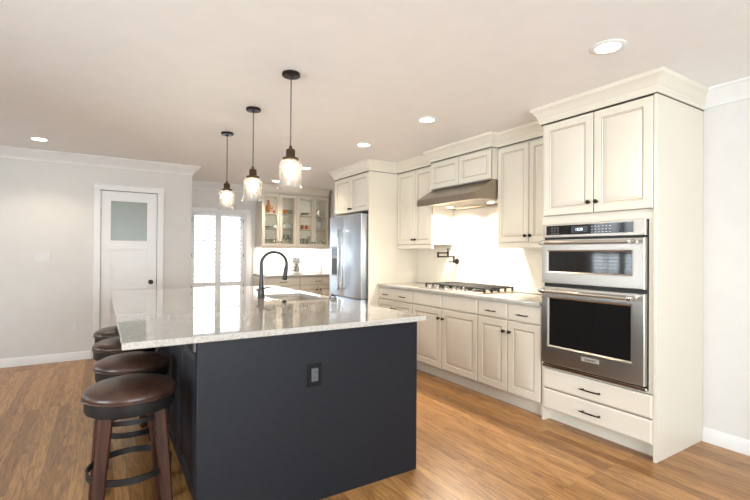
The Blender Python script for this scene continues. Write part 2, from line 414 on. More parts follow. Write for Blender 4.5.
def plain_window(name, w, h, loc, rz, n):
    r = struct(MB('trim').box(0, -.02, 0, .05, .15, h).box(w-.05, -.02, 0, w, .15, h).box(.05, -.02, h-.05, w-.05, .15, h).box(.05, -.05, 0, w-.05, .15, .05).build(name, None, loc, rz))
    b = MB('trim')
    for i in range(1, n): b.box(w*i/n-.025, .06, .05, w*i/n+.025, .10, h-.05)
    b.box(.05, .065, h/2-.02, w-.05, .095, h/2+.02)
    b.build('window_sash', r)
    MB('winglass').box(.05, .078, .05, w-.05, .082, h-.05).build('window_pane', r)
plain_window('added_window_3', 2.2, 1.7, (XL, -.2, .5), PI/2, 3)  # unseen window, added to let in fill daylight
plain_window('added_window_4', 3.4, 1.7, (2.3, YF, .5), PI, 4)  # unseen window behind the camera, added to light the oven side

# ------------------------------------------------------------------ cabinet parts (local: front faces -Y, x left to right)
def panel_door(x0, z0, x1, z1, y, parent, colr='cream', name='door', fr=.056):
    rs = [(0, 0), (0, .015), (.005, .02), (fr, .02), (fr+.0025, .0175), (fr+.008, .0125), (fr+.0115, .0115), (fr+.034, .0175), (fr+.037, .0185)]
    b = MB(colr, 'glaze' if colr == 'cream' else colr)
    b.rings(x0, z0, x1, z1, y, rs, mis=[1, 0, 0, 1, 0, 1, 0, 0])
    return b.build(name, parent, ang=20)
def slab(x0, z0, x1, z1, y, parent, name='drawer', colr='cream'):
    b = MB(colr, 'glaze'); b.rings(x0, z0, x1, z1, y, [(0, 0), (0, .012), (.003, .015), (.010, .0175), (.013, .02)], mis=[1, 0, 0, 0])
    return b.build(name, parent, ang=20)
def knob(x, z, y, parent):
    b = MB('bronze'); b.lathe([(.009, 0), (.006, -.006), (.006, -.013), (.014, -.019), (.0155, -.025), (.011, -.031), (0, -.033)], (x, y, z), seg=16, axis='y')
    return b.build('knob', parent)
def pull(x, z, y, parent, L=.10):
    b = MB('bronze')
    b.tube([(x-L/2-.02, y-.026, z), (x-L/2, y-.028, z), (x, y-.031, z), (x+L/2, y-.028, z), (x+L/2+.02, y-.026, z)], [.003, .005, .0055, .005, .003], seg=8)
    for k in (-1, 1): b.tube([(x+k*L/2, y, z), (x+k*L/2, y-.028, z)], .0045, seg=8)
    return b.build('pull', parent)
G = .0026
RW = -PI/2          # right wall cabinets: local x runs toward the camera

def base_cab(label, yfar, ynear, pulls, dk):
    w = yfar-ynear; t = thing('base_cabinet', label, 'cabinet', (2.96, yfar, 0), RW, 'base cabinets along the range wall')
    MB('cream').box(.001, .0, .11, w-.001, .585, .884).build('cabinet_body', t)
    MB('cream').box(.001, .05, 0, w-.001, .07, .11).build('toe_kick', t)
    mid = w/2 if dk is None else dk
    for k, (a, c) in enumerate(((G, mid-G), (mid+G, w-G))):
        d = slab(a, .735, c, .871, -.0005, t)
        if pulls: pull((a+c)/2, .793, -.0205, d, .08)
        d = panel_door(a, .122, c, .727, -.0005, t)
        knob(c-.030 if k == 0 else a+.030, .635, -.0205, d)
    return t
base_cab('cream base cabinet with two pull drawers, nearest the refrigerator panel', 4.597, 3.90, True, .345)
base_cab('cream base cabinet with plain false drawer fronts, directly below the gas cooktop', 3.899, 2.908, False, .491)
base_cab('cream base cabinet with two pull drawers, next to the oven tower', 2.907, 2.222, True, .348)
def counter(name, x0, y0, x1, y1, z0, z1, label, hole=None):
    b = MB('stone')
    if not hole: b.box(x0, y0, z0, x1, y1, z1, .003, seg=2)
    else:
        hx0, hy0, hx1, hy1 = hole; e = .003
        def ring(xa, ya, xb, yb, z): return [b.bm.verts.new(p) for p in ((xa, ya, z), (xb, ya, z), (xb, yb, z), (xa, yb, z))]
        R = [ring(hx0, hy0, hx1, hy1, z0), ring(x0+e, y0+e, x1-e, y1-e, z0), ring(x0, y0, x1, y1, z0+e), ring(x0, y0, x1, y1, z1-e), ring(x0+e, y0+e, x1-e, y1-e, z1),
             ring(hx0-e, hy0-e, hx1+e, hy1+e, z1), ring(hx0, hy0, hx1, hy1, z1-e)]
        for A, B in zip(R, R[1:]+R[:1]):
            for k in range(4): b.bm.faces.new((A[k], A[(k+1) % 4], B[(k+1) % 4], B[k]))
    return tag(b.build(name), label, 'countertop')
counter('countertop', 2.918, 2.221, 3.541, 4.597, .885, .916, 'pale granite countertop under the cooktop along the range wall')

struct(MB('tile').box(3.543, 2.222, .917, XR-.001, 4.597, 1.80).build('trim_3'))
struct(MB('whitetile').box(2.25, 7.588, .917, 3.542, 7.599, 1.388).build('trim_4'))

# ---- oven tower
OY0, OY1 = 1.374, 2.219       # near, far
ow = OY1-OY0
t = thing('oven_cabinet', 'tall cream oven tower with two doors above and two drawers below', 'cabinet', (2.95, OY1, 0), RW)
dz = XR-.002-2.95
MB('cream').box(0, 0, 0, .02, dz, 2.312).build('side_panel', t)
MB('cream').box(ow-.02, -.015, 0, ow, dz, 2.312, .002).build('side_panel', t)
b = MB('cream')
b.box(.02, 0, 1.528, ow-.02, .02, 1.588).box(.02, .02, 1.575, ow-.02, dz-.002, 2.31).box(.02, 0, .418, ow-.02, .02, .432).box(.02, .02, .10, ow-.02, dz-.002, .418)
b.box(.02, .001, .43, .026, .021, 1.53).box(ow-.053, .001, .43, ow-.02, .021, 1.53)
b.build('cabinet_body', t)
MB('cream').box(.02, .07, 0, ow-.02, .09, .10).build('toe_kick', t)
mid = ow/2+.008
for k, (a, c) in enumerate(((.022, mid-G), (mid+G, ow-.022))):
    d = panel_door(a, 1.593, c, 2.303, -.0005, t)
    knob(c-.026 if k == 0 else a+.026, 1.667, -.0205, d)
for z0, z1 in ((.266, .414), (.105, .259)):
    d = slab(.022, z0, ow-.022, z1, -.0005, t); pull(ow/2, (z0+z1)/2-.004, -.0205, d, .12)

# ---- double wall oven
OX0, OX1 = .029, ow-.057        # local x
t = thing('wall_oven', 'stainless double wall oven built into the cream tower', 'oven', (2.95, OY1, 0), RW)
MB('black').box(OX0+.01, .026, .436, OX1-.01, .55, 1.522).build('oven_body', t)
MB('black').box(OX0+.002, -.012, .434, OX1+.001, .024, 1.524).build('chassis', t)
b = MB('steel'); b.rings(OX0, 1.424, OX1, 1.525, -.0125, [(0, 0), (0, .02), (.002, .022), (.004, .022)]); cp = b.build('control_panel', t)
cx0, cx1 = OX0+.035, OX1-.075
b = MB('panelglass', 'print'); b.box(cx0, -.0375, 1.443, cx1, -.034, 1.512)
for gx, nx in ((cx0+.045, 3), (cx0+.365, 6)):
    for i in range(nx):
        for j in range(3): b.box(gx+i*.025, -.0385, 1.452+j*.020, gx+i*.025+(.009 if i < 3 else .014), -.0370, 1.4555+j*.020, mi=1)
b.build('panel_glass', cp)
MB('lcd').box(cx0+.21, -.039, 1.455, cx0+.335, -.037, 1.500).build('display', cp)
def text_mesh(body, size, name, parent, loc, mt):
    cu = bpy.data.curves.new(name, 'FONT'); cu.body = body; cu.size = size; cu.extrude = .0006; cu.align_x = 'CENTER'; cu.align_y = 'CENTER'
    to = bpy.data.objects.new('tmp', cu); C.objects.link(to); dg = bpy.context.evaluated_depsgraph_get(); dg.update()
    me = bpy.data.meshes.new_from_object(to.evaluated_get(dg)); bpy.data.objects.remove(to)
    me.materials.clear(); me.materials.append(M[mt]); me.transform(Matrix.Rotation(PI/2, 4, 'X'))
    o = bpy.data.objects.new(name, me); C.objects.link(o); o.parent = parent; o.location = loc
    return o
text_mesh('12:30', .026, 'clock_digits', cp, (cx0+.272, -.0396, 1.477), 'lit')
def oven_door(name, z0, z1, wx0, wx1, wz0, wz1, hz):
    b = MB('steel')
    # frame around the window, with a stepped polished edge
    y = -.0125; t2 = .034
    O = [(0, 0), (0, t2-.004), (.004, t2)]
    R = []
    for i, d in O: R.append([b.bm.verts.new(p) for p in ((OX0+i, y-d, z0+i), (OX1-i, y-d, z0+i), (OX1-i, y-d, z1-i), (OX0+i, y-d, z1-i))])
    for i, d in ((-.022, t2), (-.010, t2-.002), (0, t2-.010), (0, .004)): R.append([b.bm.verts.new(p) for p in ((wx0+i, y-d, wz0+i), (wx1-i, y-d, wz0+i), (wx1-i, y-d, wz1-i), (wx0+i, y-d, wz1-i))])
    for A, B in zip(R, R[1:]):
        for k in range(4): b.bm.faces.new((A[k], A[(k+1) % 4], B[(k+1) % 4], B[k]))
    b.bm.faces.new(R[0][::-1])
    d = b.build(name, t, ang=25)
    MB('ovenglass').box(wx0, y-t2+.012, wz0, wx1, y-.006, wz1).build('window', d)
    b = MB('steel'); b.tube([(OX0+.012, y-t2-.048, hz), (OX1-.035, y-t2-.048, hz)], .0125, seg=16); hd = b.build('handle', d)
    for hx in (OX0+.045, OX1-.065):
        MB('chrome').box(hx-.016, y-t2-.060, hz-.015, hx+.016, y-t2, hz+.015, .004, seg=2).build('handle_bracket', hd)
    return d
oven_door('upper_door', 1.077, 1.407, OX0+.055, OX1-.085, 1.168, 1.318, 1.383)
ld = oven_door('lower_door', .465, 1.048, OX0+.062, OX1-.088, .605, .962, 1.017)
bx = ow/2+.005; 
MB('badge').box(bx-.066, -.0495, .540, bx+.066, -.0462, .572, .001).build('badge', ld)
bd = MB('badge').box(bx-.060, -.0508, .545, bx+.060, -.0494, .567).build('badge_face', ld)
text_mesh('KitchenAid', .017, 'badge_lettering', ld, (bx, -.0512, .556), 'blackm')
MB('chrome').box(OX0-.004, -.030, .430, OX1+.004, -.0125, .452, .003).build('lower_trim', t)
b = MB('black')
b.box(OX0, -.0138, .4525, OX1, -.0125, .464).build('vent_slot', t)

# ---- upper cabinets on the range wall
def upper(label, yfar, ynear, xf, z0, z1, mid, rail, knobz, group='wall cabinets on the range wall', flush=False):
    w = yfar-ynear; depth = XR-.002-xf-.02
    t = thing('wall_cabinet', label, 'cabinet', (xf+.02, yfar, 0), RW, group)
    MB('cream').box(0, 0, z0, w, depth, z1+.008).build('cabinet_body', t)
    if rail:
        b = MB('cream'); b.rings(0, z0-.05, w, z0-.001, .012, [(0, 0), (0, .020), (.004, .026), (.010, .026)]); b.build('light_rail', t)
    m_ = mid
    for k, (a, c) in enumerate(((G, m_-G), (m_+G, w-G))):
        d = panel_door(a, z0+.004, c, z1-.008, -.0005, t, fr=.05)
        if knobz: knob(c-.024 if k == 0 else a+.024, knobz, -.0205, d)
    return t
upper('cream two-door wall cabinet between the refrigerator panel and the range hood', 4.597, 3.908, 3.215, 1.40, 2.305, .372, True, 1.46)
upper('cream two-door wall cabinet between the range hood and the oven tower', 2.926, 2.221, 3.215, 1.40, 2.305, .363, True, 1.46)
hc = upper('short cream cabinet of two wide doors directly above the range hood', 3.825, 2.928, 3.13, 2.01, 2.305, .449, False, None)
MB('cream').box(-.080, .075, 2.01, -.002, .40, 2.313).build('filler', hc)
# ---- refrigerator surround and the cabinet over it
t = thing('refrigerator_cabinet', 'tall cream surround with two short doors over the refrigerator', 'cabinet', (2.815, 5.545, 0), RW)
fw = 5.545-4.60
MB('cream').box(fw-.02, -.018, 0, fw, XR-2.82, 2.312).build('side_panel', t)
MB('cream').box(0, -.018, 0, .02, XR-2.82, 2.312).build('side_panel', t)
MB('cream').box(.021, 0, 1.83, fw-.021, XR-2.82, 2.312).build('cabinet_body', t)
for k, (a, c) in enumerate(((.022, fw/2-G), (fw/2+G, fw-.022))):
    d = panel_door(a, 1.833, c, 2.300, -.0005, t, fr=.05); knob(c-.022 if k == 0 else a+.022, 1.875, -.0205, d)
# ---- crown over the cabinet run
ccrown = [(0, 2.3135), (.010, 2.3135), (.010, 2.335), (.014, 2.339), (.017, 2.356), (.024, 2.361), (.030, 2.380), (.046, 2.402), (.060, 2.414), (.062, 2.424), (.062, H-.0005), (0, H-.0005)]
b = MB('cream')
b.sweep([(3.578, 1.374), (2.932, 1.374), (2.932, 2.219), (3.215, 2.219), (3.215, 2.928), (3.13, 2.928), (3.13, 3.825), (3.215, 3.825), (3.215, 4.60), (2.795, 4.60), (2.795, 5.545), (3.578, 5.545)], ccrown)
struct(b.build('trim_5'))
b = MB('shadow_line')  # dark strip under the crown, its shadow line put in as colour
b.sweep([(3.578, 1.376), (2.934, 1.376), (2.934, 2.217), (3.217, 2.217), (3.217, 2.930), (3.132, 2.930), (3.132, 3.823), (3.217, 3.823), (3.217, 4.602), (2.797, 4.602), (2.797, 5.543), (3.578, 5.543)], [(0, 2.308), (.004, 2.308), (.004, 2.3135), (0, 2.3135)])
struct(b.build('crown_shadow_strip'))

# ---- refrigerator
t = thing('refrigerator', 'stainless french-door refrigerator set in the cream surround', 'refrigerator', (2.80, 5.512, 0), RW)
rw = 5.512-4.636
MB('grey').box(.004, 0, .02, rw-.004, .70, 1.775).build('case', t)
half = rw*.475
for k, (a, c) in enumerate(((0, half-.002), (half+.002, rw))):
    d = MB('steelf').box(a, -.095, .72, c, -.004, 1.785, .008, seg=3).build('door', t)
    hx = half-.055 if k == 0 else half+.055
    b = MB('chrome'); b.box(hx-.014, -.155, .80, hx+.014, -.137, 1.615, .005, seg=2)
    for z in (.83, 1.585): b.box(hx-.010, -.140, z-.012, hx+.010, -.095, z+.012)
    b.build('handle', d)
    if k == 0:
        dp = MB('grey').box(.075, -.099, .98, .30, -.094, 1.38, .004).build('dispenser', d)
        MB('black').box(.092, -.101, 1.0, .283, -.0985, 1.22).build('dispenser_recess', dp)
        MB('lcd').box(.092, -.101, 1.25, .283, -.0985, 1.36).build('dispenser_display', dp)
d = MB('steelf').box(0, -.095, .09, rw, -.004, .712, .008, seg=3).build('freezer_drawer', t)
b = MB('chrome'); b.box(.10, -.155, .635, rw-.10, -.137, .657, .005, seg=2)
for x in (.13, rw-.13): b.box(x-.012, -.14, .637, x+.012, -.095, .655)
b.build('handle', d)
MB('black').box(.01, -.03, 0, rw-.01, .02, .085).build('toe_grille', t)

# ---- range hood
t = thing('range_hood', 'stainless slanted range hood over the cooktop', 'range hood', (0, 0, 0))
hy0, hy1 = 2.931, 3.822
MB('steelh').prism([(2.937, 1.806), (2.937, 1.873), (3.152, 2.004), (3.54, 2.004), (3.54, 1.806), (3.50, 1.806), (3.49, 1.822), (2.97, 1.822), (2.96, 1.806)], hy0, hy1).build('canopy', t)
b = MB('steel', 'black')
b.box(2.99, hy0+.03, 1.814, 3.47, hy1-.03, 1.8215)
for i in range(24): 
    x = 3.0+.019*i
    b.box(x, hy0+.06, 1.8125, x+.003, hy1-.06, 1.8135)
b.build('baffle_filter', t)
for y in (3.10, 3.70):
    lt = MB('led').box(3.285, y-.025, 1.8085, 3.335, y+.025, 1.8115).build('hood_lamp', t)
for nm, y in (('hood_light_near', 3.10), ('hood_light_far', 3.70)):
    area(nm, (3.31, y, 1.803), (0, 0, 0), .05, .05, 12, (1, .90, .76), 150)

# ---- cooktop
t = thing('gas_cooktop', 'stainless gas cooktop with black grates set in the granite below the hood', 'cooktop', (2.985, 3.845, .916), RW)
cw = .91
MB('steel').box(0, 0, 0, cw, .50, .010, .004, seg=2).build('cooktop_pan', t)
for i, x in enumerate((.14, .265, .40, .535, .66)):
    b = MB('chrome'); b.lathe([(.024, 0), (.024, .004), (.019, .007), (.017, .026), (.014, .030), (0, .031)], (x, .045, .010), seg=18); b.box(x-.004, .028, .038, x+.004, .062, .046, .002)
    b.build('knob', t)
for bx_, by_, r in ((.16, .17, .035), (.16, .37, .045), (.455, .28, .06), (.75, .17, .045), (.75, .37, .035)):
    b = MB('blackm'); b.lathe([(r+.015, 0), (r+.015, .008), (r, .010), (r, .018), (r-.006, .022), (0, .022)], (bx_, by_, .010), seg=24); b.build('burner', t)
for g0, g1 in ((.01, .305), (.31, .60), (.605, .90)):
    b = MB('blackm'); z0, z1 = .040, .054
    for y in (.09, .485): b.box(g0, y-.007, z0, g1, y+.007, z1, .002)
    for x in (g0+.007, g1-.007): b.box(x-.007, .09, z0, x+.007, .485, z1, .002)
    n = 4
    for i in range(1, n+1): 
        x = g0+(g1-g0)*i/(n+1); b.box(x-.005, .09, z0+.002, x+.005, .485, z1+.003, .002)
    b.box(g0, .28, z0, g1, .294, z1, .002)
    for x in (g0+.009, g1-.009):
        for y in (.092, .19, .287, .38, .483): b.box(x-.008, y-.008, .010, x+.008, y+.008, z0)
    b.build('grate', t)

# ---- pot filler
t = thing('pot_filler', 'folded dark metal pot filler tap on the wall left of the cooktop', 'tap', (3.543, 3.835, 1.205))
b = MB('bronze'); b.lathe([(.034, 0), (.034, -.006), (.026, -.012), (.016, -.016), (.014, -.06), (0, -.062)], (0, 0, 0), axis='x', seg=20)
b.tube([(-.05, 0, -.02), (-.05, 0, .06)], .012); b.build('wall_valve', t)
b = MB('bronze'); b.tube([(-.05, 0, .052), (-.12, .20, .052)], .0085); b.tube([(-.12, .20, .04), (-.12, .20, .108)], .013); b.build('lower_arm', t)
b = MB('bronze'); b.tube([(-.12, .20, .095), (-.115, .03, .098)], .0085)
b.tube([(-.115, .03, .125), (-.115, .03, .075), (-.115, .028, .045)], [.010, .012, .009]); b.build('upper_arm', t)
b = MB('bronze'); b.tube([(-.115, .03, .125), (-.115, .03, .142)], .006); b.tube([(-.115, .055, .143), (-.115, .0, .143)], .005); b.build('lever_handle', t)
b = MB('bronze'); b.tube([(-.05, 0, -.005), (-.085, .035, -.005)], .006); b.tube([(-.085, .02, -.018), (-.085, .05, .008)], .005); b.build('lever_handle', t)

# ------------------------------------------------------------------ island
IX0, IX1, IY0, IY1 = .376, 1.615, 2.097, 4.78
ZC = .893
t = thing('kitchen_island', 'large charcoal kitchen island with plain end panel toward the camera', 'island', (IX0, IY0, 0))
L, Wd = IY1-IY0, IX1-IX0
MB('navy').box(-.004, 0, 0, Wd+.004, .02, ZC-.001, .002).build('end_panel', t)
b = MB('navy')
b.box(.022, .021, .10, .04, L-.021, ZC-.001).box(Wd-.04, .021, .10, Wd-.022, L-.021, ZC-.001).box(.022, L-.02, 0, Wd-.022, L, ZC-.001).box(.04, .021, .10, Wd-.04, L-.021, .12)
b.build('cabinet_body', t)
MB('black').box(.07, .021, 0, .09, L-.021, .099).box(Wd-.09, .021, 0, Wd-.07, L-.021, .099).build('toe_kick', t)
n = 5; dw = (L-.045)/n
for i in range(n):
    y0 = .024+i*dw
    # stool side faces -x, aisle side faces +x
    d = panel_door(0, 0, dw-.004, .745, 0, t, 'navy'); d.location = (.0215, y0+dw-.002, .125); d.rotation_euler.z = -PI/2
    d = panel_door(0, 0, dw-.004, .745, 0, t, 'navy'); d.location = (Wd-.0215, y0+.002, .125); d.rotation_euler.z = PI/2
MB('steel').box(-.05, .06, ZC-.007, .021, .10, ZC-.0015).box(-.006, .06, ZC-.06, .0, .10, ZC-.007).build('counter_bracket', t)
o = MB('plateblack').rings(.530, .603, .611, .722, -.0005, [(0, 0), (0, .004), (.003, .006), (.006, .006)]).build('outlet_plate', t)
b = MB('slate', 'black'); b.rings(.552, .630, .589, .697, -.0066, [(0, 0), (0, .003), (.002, .004), (.004, .004)])
for z in (.648, .680):
    for dx in (-.006, .006): b.box(.5705+dx-.0015, -.0112, z-.004, .5705+dx+.0015, -.0104, z+.004, mi=1)
b.build('receptacle', o)
SX0, SX1, SY0, SY1 = 1.185, 1.565, 3.19, 3.79
counter('countertop', .075, 2.058, 1.655, 4.80, ZC, .923, 'polished pale granite island countertop with a sink cutout', (SX0, SY0, SX1, SY1))
# sink
t = thing('sink', 'stainless undermount sink set into the island countertop', 'sink', (SX0, SY0, .70))
sw, sl = SX1-SX0, SY1-SY0
b = MB('steel')
def ring(i, z): return [b.bm.verts.new(p) for p in ((-i, -i, z), (sw+i, -i, z), (sw+i, sl+i, z), (-i, sl+i, z))]
R = [ring(.02, .192), ring(.004, .192), ring(.0, .185), ring(-.012, .02), ring(-.05, 0.0), ring(-.05, -.004), ring(-.008, .014), ring(.006, .18), ring(.02, .186)]
for A, B in zip(R, R[1:]+R[:1]):
    for k in range(4): b.bm.faces.new((A[k], A[(k+1) % 4], B[(k+1) % 4], B[k]))
b.bm.faces.new(R[4]); b.bm.faces.new(R[5][::-1]); b.build('basin', t)
b = MB('black'); b.lathe([(.045, 0.001), (.045, .004), (.03, .003), (0, .002)], (sw/2, sl/2, 0)); b.build('drain', t)
# faucet
t = thing('kitchen_faucet', 'tall gooseneck faucet in dark bronze beside the island sink', 'faucet', (1.112, 3.52, .923)); t.scale = (1.0, 1.12, .965)
b = MB('iron')
b.lathe([(.030, 0), (.030, .006), (.027, .012), (.026, .05), (.019, .10), (.0145, .16), (.0135, .20), (.0135, .28)], seg=24)
b.build('body', t)
pts = [(0, 0, .27)]
for i in range(0, 21):
    a = PI - PI*1.07*i/20
    pts.append((.108+.108*math.cos(a), 0, .285+.105*math.sin(a)))
b = MB('iron'); b.tube(pts, .0125, seg=14); b.build('spout', t)
e = Vector(pts[-1]); dr = (Vector(pts[-1])-Vector(pts[-2])).normalized()
b = MB('iron'); b.tube([e-dr*.01, e+dr*.01, e+dr*.05, e+dr*.11, e+dr*.115], [.0135, .0165, .0175, .020, .017], seg=16); b.build('spray_head', t)
b = MB('iron'); b.tube([(.0, -.02, .075), (.0, -.034, .08)], .010); b.tube([(0, -.034, .08), (.03, -.075, .096), (.05, -.095, .098)], [.006, .005, .0045]); b.build('lever_handle', t)
b = MB('iron'); b.tube([(-.02, 0, .07), (-.038, 0, .07)], .008); b.build('side_cap', t)
b = MB('bronze'); b.lathe([(.018, 0), (.018, .006), (.012, .010), (.011, .016), (0, .018)], (0, 0, 0), seg=18)
tag(b.build('air_switch_button', None, (1.165, 3.13, .923)), 'small dark round button on the island counter in front of the sink', 'button')
b = MB('bronze'); b.tube([(0, -.022, 0), (0, -.020, .014), (0, -.010, .022), (0, .010, .022), (0, .020, .014), (0, .022, 0)], .005, seg=8); b.lathe([(.010, 0), (.010, .003), (0, .003)], (0, -.022, 0), seg=10); b.lathe([(.010, 0), (.010, .003), (0, .003)], (0, .022, 0), seg=10)
tag(b.build('sink_accessory', None, (1.612, 3.22, .923), .9), 'small dark arched fitting at the aisle edge of the island counter', 'fitting')

# ------------------------------------------------------------------ bar stools
def make_stool():
    t = thing('bar_stool', '', 'stool', (0, 0, 0), 0, 'leather bar stools along the island')
    b = MB('leather'); b.lathe([(.190, .628), (.203, .634), (.207, .645), (.204, .656), (.192, .668), (.165, .681), (.12, .691), (.06, .696), (0, .698)], seg=48); s_ = b.build('seat', t, ang=60)
    b = MB('leather'); b.tube([(.2055*math.cos(2*PI*k/48), .2055*math.sin(2*PI*k/48), .634) for k in range(49)], .004, seg=6, cap=False); b.build('piping', s_)
    b = MB('band'); b.lathe([(0, .57), (.185, .57), (.196, .574), (.199, .58), (.199, .626), (.194, .630), (0, .630)], seg=48); b.build('swivel_band', t)
    for k in range(4):
        a = PI/4+k*PI/2; ct, st = math.cos(a), math.sin(a)
        b = MB('redwood')
        q = []
        for r, z, hw in ((.222, .0, .023), (.190, .33, .026), (.160, .572, .031)):
            cc = Vector((r*ct, r*st, z)); u = Vector((ct, st, 0)); v = Vector((-st, ct, 0))
            # square section with chamfers, faces turned to the stool's sides
            d1 = (u+v)/math.sqrt(2); d2 = (u-v)/math.sqrt(2); ch = .3
            q.append([b.bm.verts.new(cc+hw*(d1*x+d2*y)) for x, y in ((1, 1-ch), (1-ch, 1), (ch-1, 1), (-1, 1-ch), (-1, ch-1), (ch-1, -1), (1-ch, -1), (1, ch-1))])
        for A, B in zip(q, q[1:]):
            for j in range(8): b.bm.faces.new((A[j], A[(j+1) % 8], B[(j+1) % 8], B[j]))
        b.bm.faces.new(q[0][::-1]); b.bm.faces.new(q[-1]); b.build('leg', t)
    b = MB('band')
    N = 64; R = []
    for k in range(N):
        a = 2*PI*k/N; bow = .180
        R.append([b.bm.verts.new((r*math.cos(a), r*math.sin(a), z)) for r, z in ((bow, .280), (bow+.009, .280), (bow+.009, .308), (bow, .308))])
    for k in range(N):
        A, B = R[k], R[(k+1) % N]
        for j in range(4): b.bm.faces.new((A[j], A[(j+1) % 4], B[(j+1) % 4], B[j]))
    b.build('foot_ring', t)
    b = MB('band')
    R = []
    for k in range(N):
        a = 2*PI*k/N
        R.append([b.bm.verts.new((r*math.cos(a), r*math.sin(a), z)) for r, z in ((.148, .528), (.155, .528), (.155, .548), (.148, .548))])
    for k in range(N):
        A, B = R[k], R[(k+1) % N]
        for j in range(4): b.bm.faces.new((A[j], A[(j+1) % 4], B[(j+1) % 4], B[j]))
    b.build('upper_ring', t)
    return t
st0 = make_stool()
for i, (x, y, rz, lb) in enumerate(((.126, 2.36, 2, 'brown leather bar stool nearest the camera, its red-brown legs showing'),
                                    (.163, 2.91, -4, 'second brown leather bar stool from the camera, seat half under the counter'),
                                    (.148, 3.50, 6, 'third brown leather bar stool from the camera, mostly behind the counter corner'),
                                    (.150, 4.04, -3, 'farthest brown leather bar stool, nearest the pantry door'))):
    o = st0 if i == 0 else copy_tree(st0)
    o.location = (x, y, 0); o.rotation_euler.z = math.radians(rz); o.scale = (.94, .94, 1); o['label'] = lb

# ------------------------------------------------------------------ pendants
def make_pendant():
    t = thing('pendant_light', '', 'pendant light', (0, 0, 0), 0, 'glass jar pendants over the island')
    b = MB('bronze'); b.lathe([(0, 0), (.056, 0), (.058, -.004), (.058, -.016), (.054, -.020), (.012, -.022), (.009, -.034), (0, -.034)], seg=36); b.build('canopy', t)
    b = MB('black'); b.tube([(0, 0, -.03), (0, 0, -.475)], .0034, seg=8); b.build('cord', t)
    b = MB('brass'); b.lathe([(0, -.462), (.008, -.463), (.011, -.480), (.025, -.486), (.029, -.492), (.029, -.532), (.032, -.536), (.050, -.541), (.052, -.552), (.046, -.557), (0, -.557)], seg=32); b.build('socket', t)
    b = MB('jar')
    pr = [(.045, -.548), (.047, -.556), (.062, -.566), (.071, -.578), (.073, -.592), (.071, -.605), (.0705, -.66), (.071, -.705), (.075, -.722), (.083, -.735), (.084, -.740)]
    b.lathe(pr, seg=40); b.lathe([(r-.003, z) for r, z in pr[::-1]], seg=40); b.build('glass_shade', t, ang=80)
    b = MB('bulb'); b.lathe([(.012, -.557), (.014, -.572), (.026, -.595), (.030, -.618), (.026, -.640), (.014, -.655), (0, -.659)], seg=20); b.build('bulb', t)
    return t
p0 = make_pendant()
for i, (y, lb) in enumerate(((2.644, 'nearest and largest of the three glass jar pendants, over the near end of the island'), (3.458, 'middle one of the three glass jar pendants over the island'), (4.308, 'farthest and smallest of the three glass jar pendants, in front of the shuttered window'))):
    o = p0 if i == 0 else copy_tree(p0)
    o.location = (1.018, y, H); o['label'] = lb

# ------------------------------------------------------------------ recessed downlights
def make_can():
    t = thing('recessed_light', '', 'ceiling light', (0, 0, 0), 0, 'recessed ceiling lights')
    b = MB('trim'); b.lathe([(.062, -.003), (.064, -.006), (.088, -.005), (.093, -.002), (.094, 0), (.062, 0)], seg=36); b.build('trim_ring', t)
    b = MB('can'); b.lathe([(0, -.0045), (.055, -.0045), (.0615, -.003), (.0615, 0), (0, 0)], seg=32); b.build('lens', t)
    return t
c0 = make_can()
for i, (x, y, lb) in enumerate(((2.355, 1.355, 'round recessed ceiling light in front of the oven tower'), (2.355, 2.93, 'round recessed ceiling light in front of the range hood'),
                                (2.345, 3.977, 'round recessed ceiling light nearest the refrigerator cabinet corner'), (2.342, 5.508, 'small recessed ceiling light seen beside the nearest pendant glass'),
                                (2.385, 6.78, 'farthest recessed ceiling light, by the glass-door cabinets'), (-.543, 5.61, 'round recessed ceiling light above the left wall and pantry door'))):
    o = c0 if i == 0 else copy_tree(c0)
    o.location = (x, y, H); o['label'] = lb
    lamp('SPOT', 'downlight_beam', (x, y, H-.012), 48 if y > 6 else (15 if y < 2 else 26), LED, .05, 125)

# ------------------------------------------------------------------ back wall: base cabinets, counter, glass cabinets
def back_base(label, x0, x1, knobs):
    w = x1-x0; t = thing('base_cabinet', label, 'cabinet', (x0, 6.985, 0), 0, 'base cabinets under the back counter')
    MB('cream').box(.001, 0, .11, w-.001, .60, .884).build('cabinet_body', t)
    MB('cream').box(.001, .06, 0, w-.001, .08, .11).build('toe_kick', t)
    d = slab(G, .735, w-G, .871, -.0005, t); pull(w/2, .80, -.0205, d, .10)
    for k, (a, c) in enumerate(((G, w/2-G), (w/2+G, w-G))):
        d = panel_door(a, .122, c, .727, -.0005, t); knob(c-.03 if k == 0 else a+.03, .655, -.0205, d)
back_base('cream base cabinet under the back counter, behind the faucet', 2.262, 2.869, True)
back_base('cream base cabinet under the back counter, beside the refrigerator', 2.871, 3.54, True)
counter('countertop', 2.25, 6.945, 3.541, 7.587, .885, .916, 'pale stone countertop on the back wall under the glass cabinets')

